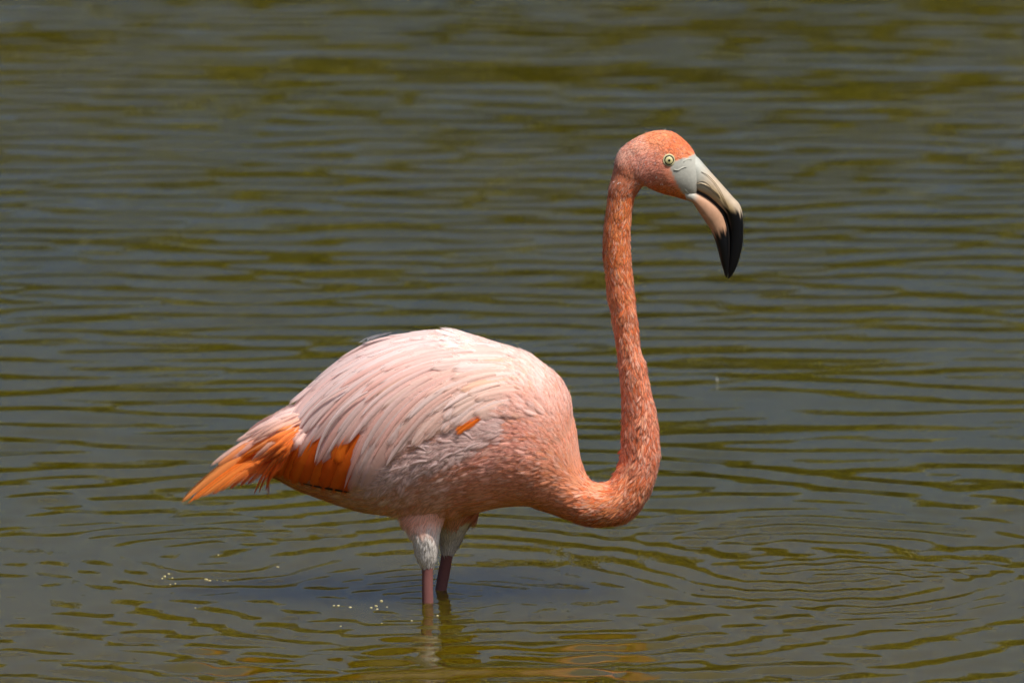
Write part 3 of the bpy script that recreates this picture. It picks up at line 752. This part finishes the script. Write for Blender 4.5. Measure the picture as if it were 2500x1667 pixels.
# ------------------------------------------------------------------ tail
def tail_core():
    v, F, V = loft([(735, 985, 735, 1150, 60), (690, 1012, 690, 1140, 50), (640, 1045, 640, 1130, 36), (590, 1085, 600, 1125, 20), (560, 1112, 566, 1130, 8)], 30, 24, store=False)
    px = proj(v); k = smooth(-20, 25, px[:, 1] - (1000 + (735 - px[:, 0]) * .62 + 18))[:, None]
    col = np.array([.84, .58, .50]) * (1 - k) + np.array([.80, .24, .05]) * k
    return link("tail", mesh_from("tail", v, [tuple(f) for f in F], np.zeros((len(v), 2)), col), M_skin, ROOT)
tail = tail_core()
TF = [  # root, control, tip, width px, depth (m), colours
    ((700, 1050), (560, 1110), (441, 1226), 34, -.012, (.84, .40, .22), (.86, .48, .26)),
    ((700, 1060), (570, 1120), (455, 1228), 34, -.016, (.84, .27, .05), (.84, .33, .08)),
    ((700, 1065), (580, 1125), (470, 1218), 32, -.020, (.84, .30, .06), (.84, .36, .10)),
    ((700, 1070), (590, 1128), (492, 1207), 32, -.026, (.84, .33, .09), (.84, .42, .16)),
    ((700, 1075), (600, 1130), (516, 1200), 28, -.030, (.84, .28, .05), (.84, .36, .10)),
    ((690, 1080), (600, 1130), (538, 1192), 26, -.034, (.84, .30, .07), (.86, .46, .22)),
    ((690, 1080), (610, 1130), (560, 1186), 26, -.036, (.82, .24, .04), (.84, .34, .10)),
    ((690, 1080), (625, 1130), (585, 1178), 26, -.038, (.82, .22, .03), (.84, .32, .08)),
    ((695, 1080), (640, 1130), (604, 1172), 26, -.042, (.80, .20, .03), (.82, .28, .06)),
    ((700, 1080), (640, 1130), (622, 1195), 15, -.046, (.80, .20, .03), (.80, .24, .05)),
    ((706, 1080), (648, 1130), (634, 1192), 13, -.047, (.80, .20, .03), (.80, .22, .04)),
    ((712, 1080), (660, 1130), (650, 1186), 16, -.048, (.78, .19, .03), (.80, .24, .05)),
    ((715, 1075), (670, 1125), (656, 1160), 26, -.047, (.80, .22, .04), (.80, .24, .05)),
    ((700, 1030), (590, 1070), (512, 1137), 30, -.006, (.84, .60, .52), (.84, .56, .46)),
    ((700, 1035), (590, 1080), (530, 1135), 30, -.012, (.84, .50, .38), (.84, .48, .36)),
    ((705, 1020), (630, 1035), (575, 1076), 26, -.008, (.86, .66, .60), (.86, .62, .56)),
    ((710, 1012), (650, 1020), (600, 1060), 28, -.012, (.87, .70, .66), (.86, .64, .58)),
    ((705, 1035), (640, 1050), (560, 1120), 30, -.018, (.86, .56, .46), (.86, .52, .40)),
    ((700, 1045), (640, 1060), (575, 1128), 36, -.026, (.86, .30, .03), (.86, .34, .03)),
    ((700, 1045), (650, 1055), (590, 1110), 34, -.031, (.87, .36, .04), (.87, .34, .02)),
    ((705, 1048), (650, 1070), (610, 1140), 24, -.036, (.86, .40, .16), (.86, .48, .26)),
    ((710, 1040), (668, 1060), (640, 1130), 26, -.042, (.84, .28, .06), (.84, .36, .14)),
    ((715, 1040), (680, 1065), (655, 1135), 24, -.046, (.84, .26, .05), (.84, .34, .12)),
    ((722, 1030), (690, 1045), (662, 1090), 28, -.044, (.86, .48, .34), (.86, .50, .38)),
    ((730, 1015), (690, 1025), (650, 1068), 30, -.038, (.86, .62, .54), (.86, .56, .46)),
    ((735, 1030), (710, 1050), (692, 1082), 30, -.052, (.86, .58, .50), (.86, .60, .54)),
    ((745, 1040), (722, 1060), (708, 1086), 28, -.056, (.86, .60, .54), (.87, .66, .60)),
    ((730, 1000), (680, 1008), (630, 1046), 30, -.020, (.88, .74, .70), (.87, .66, .60)),
    ((735, 992), (690, 1000), (650, 1030), 30, -.006, (.88, .76, .73), (.88, .70, .66)),
]
def tail_feather(S, Cc, E, w_, dy, c0, c1, flip=1, nm="tail_feather"):
    c0, c1 = [np.array(c) * np.array([1.06, .66, .30]) if c[1] < .52 else np.array(c) * np.array([1.02, .93, .88]) for c in (c0, c1)]
    ns = 18; cen = []
    for s in np.linspace(0, 1, ns):
        q = bez(S, Cc, E, s)
        yy = YC + flip * (dy * (0.75 + .25 * math.sin(s * 3)) - .012 * (1 - s))
        cen.append(P(q[0], q[1], YC) + np.array([0, yy - YC, 0]))
    cen = np.array(cen)
    nor = np.tile(np.array([-.25, -0.8 * flip, .55]), (ns, 1))
    feather(nm, cen, nor, 1.1 * w_ * PX, np.array(c0), np.array(c1), tail, mat=M_tail, round_=rng.choice([1.6, 2.0, 2.6]), camber=.3, fray=.12, notch=4, edge=np.array(c1) * np.array([1.02, 1.12, 1.3]))
for f in TF: tail_feather(*f)
for f in TF[::2]: tail_feather(*f, flip=-1)
for i in range(64):                               # narrow streaky feathers of the tail coverts
    f = rng.random()
    S = (742 - 20 * rng.random() - 26 * f, 1000 + 82 * f + rng.normal(0, 4))
    an = math.radians(205 + 38 * f + rng.normal(0, 5)); Lf = rng.uniform(70, 150) * (1 - .30 * f)
    E = (S[0] + math.cos(an) * Lf, S[1] - math.sin(an) * Lf)
    nrm = np.array([math.sin(an), math.cos(an)]) * Lf * .12
    Cc = ((S[0] + E[0]) / 2 - abs(nrm[0]) * .6, (S[1] + E[1]) / 2 - abs(nrm[1]) * .8)
    r_ = rng.random()
    hi = np.array([.87, .66, .60]); mid = np.array([.86, .36, .12]); lo = np.array([.82, .24, .03])
    c = hi * (1 - min(1, f * 2.2)) + mid * min(1, f * 2.2) if f < .45 else mid * (1 - (f - .45) / .55) + lo * (f - .45) / .55
    if r_ < .25: c = c * .5 + np.array([.88, .64, .52]) * .5
    tail_feather(S, Cc, E, rng.uniform(10, 20), -.030 - .026 * math.sin(f * 3.1) - .004 * rng.random(), c, c * .9 + np.array([.86, .5, .3]) * .1)

# ------------------------------------------------------------------ bill
def bill_part(name, st, colfun, n=90, seg=36, sup=0.85):
    v, F, V = loft(st, n, seg, store=False, sup=sup)
    px = proj(v)
    th = np.concatenate([np.tile(np.linspace(0, 2 * math.pi, seg, endpoint=False), n), [0, 0]])
    s = np.concatenate([np.repeat(np.linspace(0, 1, n), seg), [0, 1]])
    return link(name, mesh_from(name, v, [tuple(f) for f in F], np.zeros((len(v), 2)), colfun(px, th, s)), M_bill, ROOT)

def upper_col(px, th, s):
    x, y = px[:, 0], px[:, 1]
    edge = np.cos(th)                                # 1 on the ridge, -1 at the mouth
    c = np.tile(np.array([.43, .43, .37]), (len(x), 1))
    m = smooth(1690, 1745, x + .3 * (y - 440))[:, None]
    c = c * (1 - m) + np.array([.47, .37, .26]) * m
    m = (np.exp(-((edge + .1) / .35) ** 2) * smooth(1720, 1750, x) * .7)[:, None]
    c = c * (1 - m) + np.array([.46, .31, .12]) * m
    m = (smooth(-.55, -.8, edge) * smooth(1680, 1710, x))[:, None]
    c = c * (1 - m) + np.array([.54, .34, .22]) * m
    j = 6 * np.sin(th * 9) + 4 * np.sin(th * 23)
    m = smooth(506, 524, y + j + 16 * (edge - 1) * -.6 - 8)[:, None]
    c = c * (1 - m) + np.array([.003, .003, .004]) * m
    return c
def lower_col(px, th, s):
    x, y = px[:, 0], px[:, 1]
    edge = np.cos(th)
    c = np.tile(np.array([.50, .28, .17]), (len(x), 1))
    m = smooth(500, 480, y + .2 * (x - 1690))[:, None] * smooth(1712, 1690, x)[:, None]
    c = c * (1 - m) + np.array([.43, .42, .36]) * m
    m = smooth(.91, .96, edge)[:, None] * smooth(1672, 1690, x)[:, None]
    c = c * (1 - m) + np.array([.012, .011, .012]) * m
    j = 5 * np.sin(th * 8) + 4 * np.sin(th * 19)
    m = smooth(556, 576, y + j + 8 * edge)[:, None]
    c = c * (1 - m) + np.array([.003, .003, .004]) * m
    return c
upper = bill_part("upper_bill", [(1676, 372, 1656, 446, 16), (1688, 374, 1666, 449, 29), (1706, 387, 1680, 456, 33), (1722.5, 406, 1701, 466, 34), (1745, 431.5, 1725, 478, 32), (1768, 457, 1745, 494, 29), (1790, 482, 1761, 511, 26), (1805.5, 499, 1771, 526, 24),
        (1812.5, 521, 1777, 546, 21), (1815, 549, 1780, 565, 18), (1814, 589, 1780.5, 592, 15), (1808, 622, 1780, 624, 12), (1798, 653, 1778.5, 655, 8), (1787, 672, 1778, 675, 4), (1778, 681, 1776, 681, 1)], upper_col)
lower = bill_part("lower_bill", [(1668, 453, 1676, 489, 30), (1690, 461, 1690, 494, 32), (1708, 468, 1699, 507, 31), (1732, 482, 1711, 525, 30), (1752, 500, 1722, 541, 28), (1766, 520, 1731, 554, 25), (1774, 545, 1738, 567, 22),
        (1779, 572, 1744, 583, 18), (1780, 600, 1751, 605, 16), (1779.5, 630, 1758, 633, 11), (1778, 655, 1765, 657, 6), (1776, 678, 1771, 676, 2)], lower_col)

def strip_on(part, pts, widths, name, col, lift=0.0006, parent=None):
    """thin ridge laid along a line of photograph pixels on the near side of a part"""
    me = part.data
    b = BVHTree.FromPolygons([v.co[:] for v in me.vertices], [tuple(p.vertices) for p in me.polygons])
    pts = catmull(np.array(pts, float), 24); widths = np.interp(np.linspace(0, 1, 24), np.linspace(0, 1, len(widths)), widths)
    V = []; 
    for i, q in enumerate(pts):
        d = P(q[0], q[1], YC) - CAM; d /= np.linalg.norm(d)
        h = b.ray_cast(Vector(CAM), Vector(d))
        if h[0] is None: h = b.find_nearest(Vector(P(q[0], q[1], YC - 30 * PX)))
        p, n = np.array(h[0]), np.array(h[1])
        t = pts[min(i + 1, 23)] - pts[max(i - 1, 0)]; t = np.array([t[0], 0, -t[1]]); t /= np.linalg.norm(t)
        sd = np.cross(n, t); w = widths[i] * PX * .5
        V += [p - sd * w - n * .0005, p + n * lift, p + sd * w - n * .0005]
    F = []
    for i in range(23):
        a = i * 3; F += [(a, a + 1, a + 4, a + 3), (a + 1, a + 2, a + 5, a + 4)]
    return link(name, mesh_from(name, V, F, np.zeros((len(V), 2)), np.tile(col, (len(V), 1))), M_bill, parent or part)
ml = [(1676, 455, 1680, 461, 26), (1700, 462, 1698, 468, 24), (1729, 473, 1724, 483, 22), (1750, 490, 1743, 500, 20), (1766, 509, 1758, 518, 17), (1774, 528, 1766, 534, 14), (1780, 552, 1771, 556, 14), (1783, 590, 1774, 590, 11), (1782, 630, 1775, 630, 7), (1778, 668, 1775, 668, 2)]
bill_part("mouth_shade_filler", ml, lambda px, th, s: np.tile(np.array([.012, .010, .010]), (len(px), 1)))  # added near-black filler stands for the shade in the gap of the bill
strip_on(upper, [(1709, 449), (1722, 453), (1740, 466), (1752, 476), (1758, 484)], [1, 3, 4, 4, 1], "nostril_shade", np.array([.03, .016, .012]))  # dark raised strip stands for the shade inside the nostril slit
strip_on(upper, [(1712, 420), (1730, 432), (1748, 452), (1758, 468), (1770, 492), (1784, 518)], [1, 4, 4, 4, 3, 1], "bill_groove_shade", np.array([.26, .17, .08]))  # raised brown strip imitates the shade in a groove
strip_on(upper, [(1700, 448), (1712, 445), (1722, 448), (1736, 458)], [2, 6, 6, 1], "bill_fold", np.array([.60, .46, .28]), lift=.0014)

for pts, wd, col, lf in (([(1645, 414), (1655, 416), (1666, 410), (1676, 408)], [2, 6, 5, 1], (.46, .45, .37), .0010), ([(1668, 396), (1678, 389), (1688, 391)], [1, 8, 1], (.46, .45, .37), .0009),
                         ([(1672, 462), (1680, 472), (1686, 482)], [1, 5, 1], (.46, .45, .37), .0008)):
    strip_on(body, pts, wd, "lore_fold", np.array(col), lift=lf, parent=upper)
# ------------------------------------------------------------------ eyes
def eye(side):
    cx, cy = 1633, 391.5
    d = P(cx, cy, YC) - CAM; d /= np.linalg.norm(d)
    c = np.array(bvh.ray_cast(Vector(CAM), Vector(d))[0])
    if side < 0: c[1] = 2 * YC - c[1]
    ax = np.array([.10, -side, .06]); ax /= np.linalg.norm(ax)
    up = np.array([0, 0, 1.0]); up -= ax * (up @ ax); up /= np.linalg.norm(up); rt = np.cross(up, ax)
    R = 12.6 * PX
    def cap(name, r0, r1, off, col0, col1, parent, dome=.6, n=8, seg=32):
        V = []; COL = []
        for i in range(n + 1):
            r = r0 + (r1 - r0) * i / n
            z = off + math.sqrt(max(0, 1 - (r / R) ** 2)) * R * dome
            for j in range(seg):
                a = 2 * math.pi * j / seg
                V.append(c + ax * z + rt * r * math.cos(a) + up * r * math.sin(a))
                k = smooth(0, 1, i / n); COL.append(np.array(col0) * (1 - k) + np.array(col1) * k)
        F = []
        for i in range(n):
            for j in range(seg):
                F.append((i * seg + j, (i + 1) * seg + j, (i + 1) * seg + (j + 1) % seg, i * seg + (j + 1) % seg))
        if r0 == 0: pass
        return link(name, mesh_from(name, V, F, np.zeros((len(V), 2)), COL), M_eye, parent)
    e = cap("eye", 0, R, -.0004, (.02, .018, .01), (.02, .018, .01), ROOT)
    cap("iris", 2.6 * PX, 9.2 * PX, -.0001, (.55, .47, .20), (.66, .60, .30), e)
    cap("pupil", 0, 3.1 * PX, .0000, (.004, .004, .004), (.004, .004, .004), e)
    # eyelid ring
    V = []; COL = []; seg, ms = 40, 8
    for j in range(seg):
        a = 2 * math.pi * j / seg
        d = rt * math.cos(a) + up * math.sin(a)
        w = 1.6 + .9 * max(0, math.sin(a))
        for i in range(ms):
            b = 2 * math.pi * i / ms
            V.append(c + d * (13.2 + w * math.cos(b)) * PX + ax * (.0003 + 1.7 * PX * math.sin(b)))
            COL.append((.60, .54, .30) if math.sin(a) > -.75 else (.40, .36, .2))  # lowest part of the lid darker: shading put into its colour
    F = [(j * ms + i, ((j + 1) % seg) * ms + i, ((j + 1) % seg) * ms + (i + 1) % ms, j * ms + (i + 1) % ms) for j in range(seg) for i in range(ms)]
    link("eyelid", mesh_from("eyelid", V, F, np.zeros((len(V), 2)), COL), M_skin, e)
eye(1); eye(-1)

# ------------------------------------------------------------------ water drops on the head and neck
def glass(name, rough=0.02, col=(1, 1, 1, 1)):
    k = N(name); b = k.n("ShaderNodeBsdfPrincipled")
    b.inputs["Transmission Weight"].default_value = 1.0; b.inputs["IOR"].default_value = 1.33; b.inputs["Roughness"].default_value = rough
    b.inputs["Base Color"].default_value = col
    k.l(b.outputs[0], k.out.inputs[0]); return k.m
def drop_material():
    k = N("water_drop"); g = k.n("ShaderNodeBsdfGlossy"); g.inputs["Roughness"].default_value = .18
    t = k.n("ShaderNodeBsdfTransparent"); m = k.n("ShaderNodeMixShader"); m.inputs[0].default_value = .2
    k.l(t.outputs[0], m.inputs[1]); k.l(g.outputs[0], m.inputs[2]); k.l(m.outputs[0], k.out.inputs[0]); return k.m
M_drop = drop_material()
def drops():
    p1, n1 = scatter(((y < 470) & (x > 1500) & (x < faceline) & (y < 460)).astype(float), 120)
    p2, n2 = scatter(is_neck.astype(float), 70)
    p = np.concatenate([p1, p2]); n = np.concatenate([n1, n2])
    bm = bmesh.new(); bmesh.ops.create_icosphere(bm, subdivisions=1, radius=1.0)
    v0 = np.array([v.co[:] for v in bm.verts]); f0 = np.array([[v.index for v in f.verts] for f in bm.faces]); bm.free()
    r = rng.uniform(.0006, .0013, len(p))
    V = (v0[None] * r[:, None, None] + (p + n * .0016)[:, None]).reshape(-1, 3)
    F = (f0[None] + (np.arange(len(p)) * len(v0))[:, None, None]).reshape(-1, 3)
    o = link("water_drops", mesh_from("water_drops", V, F), M_drop, body); o["kind"] = "stuff"
drops()

# ------------------------------------------------------------------ bubbles and a drifting down feather on the water
def wz(p): return float(wave_height(np.array([[p[0]]]), np.array([[p[1]]]))[0, 0])
def bubble_mesh():
    bm = bmesh.new(); bmesh.ops.create_uvsphere(bm, u_segments=16, v_segments=10, radius=1.0)
    for v in bm.verts:
        if v.co.z < -.25: v.co.z = -.25; v.co.x *= 1.12; v.co.y *= 1.12
    me = bpy.data.meshes.new("bubble"); bm.to_mesh(me); bm.free()
    me.polygons.foreach_set("use_smooth", np.ones(len(me.polygons), bool)); return me
k = N("bubble_painted_glint"); b = k.n("ShaderNodeBsdfPrincipled"); b.inputs["Base Color"].default_value = (.42, .35, .14, 1); b.inputs["Roughness"].default_value = .28; b.inputs["Specular IOR Level"].default_value = 1.0  # golden base colour stands in for sun glints on the bubbles
k.l(b.outputs[0], k.out.inputs[0])
BM = bubble_mesh(); BM.materials.append(k.m)
BUB = [(815, 1475, 3.4), (826, 1476, 4.2), (855, 1480, 3.6), (906, 1481, 4.4), (918, 1476, 3.6), (931, 1466, 4.6), (921, 1483, 3.0), (945, 1478, 2.6), (477, 1482, 2.6),
       (402, 1404, 4.4), (412, 1399, 4.2), (421, 1406, 3.2), (396, 1410, 3.2), (428, 1421, 3.0), (416, 1422, 2.6), (503, 1414, 4.8), (512, 1416, 3.6), (530, 1414, 2.8), (544, 1416, 3.4), (556, 1415, 3.0),
       (1005, 1512, 3.4), (1068, 1502, 3.6), (832, 1524, 2.6), (932, 1517, 2.6), (533, 1354, 3.0), (678, 1386, 3.0)]
for (bx, by, r) in BUB:
    p = Pw(bx, by); o = bpy.data.objects.new("bubble", BM); C.objects.link(o)
    o.location = (p[0], p[1], wz(p)); r *= .72; o.scale = (r * PX * rng.uniform(.9, 2.0), r * PX, r * PX * rng.uniform(.6, 1.0)); o.rotation_euler = (0, 0, rng.uniform(-.6, .6))
    lab = ("tiny glinting air bubble on the water below the flamingo's tail" if bx < 700 else "tiny glinting air bubble on the water close to the flamingo's legs")
    tag(o, lab, "bubble", "bubbles below the tail" if bx < 700 else "bubbles near the legs")

def down_feather():
    p = Pw(1751, 940); p[2] = wz(p) + .0015
    V = []; F = []; COL = []; U = []
    e = bpy.data.objects.new("floating_feather", None); C.objects.link(e); e.location = p
    tag(e, "tiny white down feather drifting on the water beside the neck", "feather")
    for i in range(40):
        s = i / 39; a = (i % 2 * 2 - 1) * rng.uniform(.5, 1.2)
        base = np.array([.0005 * math.sin(s * 6), 0, .002 + s * .009])
        L = .0045 * (1 - .7 * s)
        tip = base + np.array([math.sin(a) * L, rng.normal(0, .001), math.cos(a) * L * .6])
        k = len(V); w = np.array([.0003, 0, .0003])
        V += [base - w, base + w, tip]; F.append((k, k + 1, k + 2))
    me = mesh_from("vane", V, F, np.zeros((len(V), 2)), np.tile((.8, .8, .78), (len(V), 1)), False)
    o = bpy.data.objects.new("vane", me); C.objects.link(o); me.materials.append(M_down); o.parent = e; e.scale = (.6, .6, .6)
    V = [(-.0003, 0, -.002), (.0003, 0, -.002), (.0002, 0, .015), (-.0001, 0, .015), (0, -.0003, -.002), (0, -.0001, .015)]
    me = mesh_from("quill", np.array(V), [(0, 1, 2, 3), (0, 4, 5, 3), (1, 4, 5, 2)], np.zeros((6, 2)), np.tile((.75, .72, .6), (6, 1)), False)
    o = bpy.data.objects.new("quill", me); C.objects.link(o); me.materials.append(M_down); o.parent = e
down_feather()
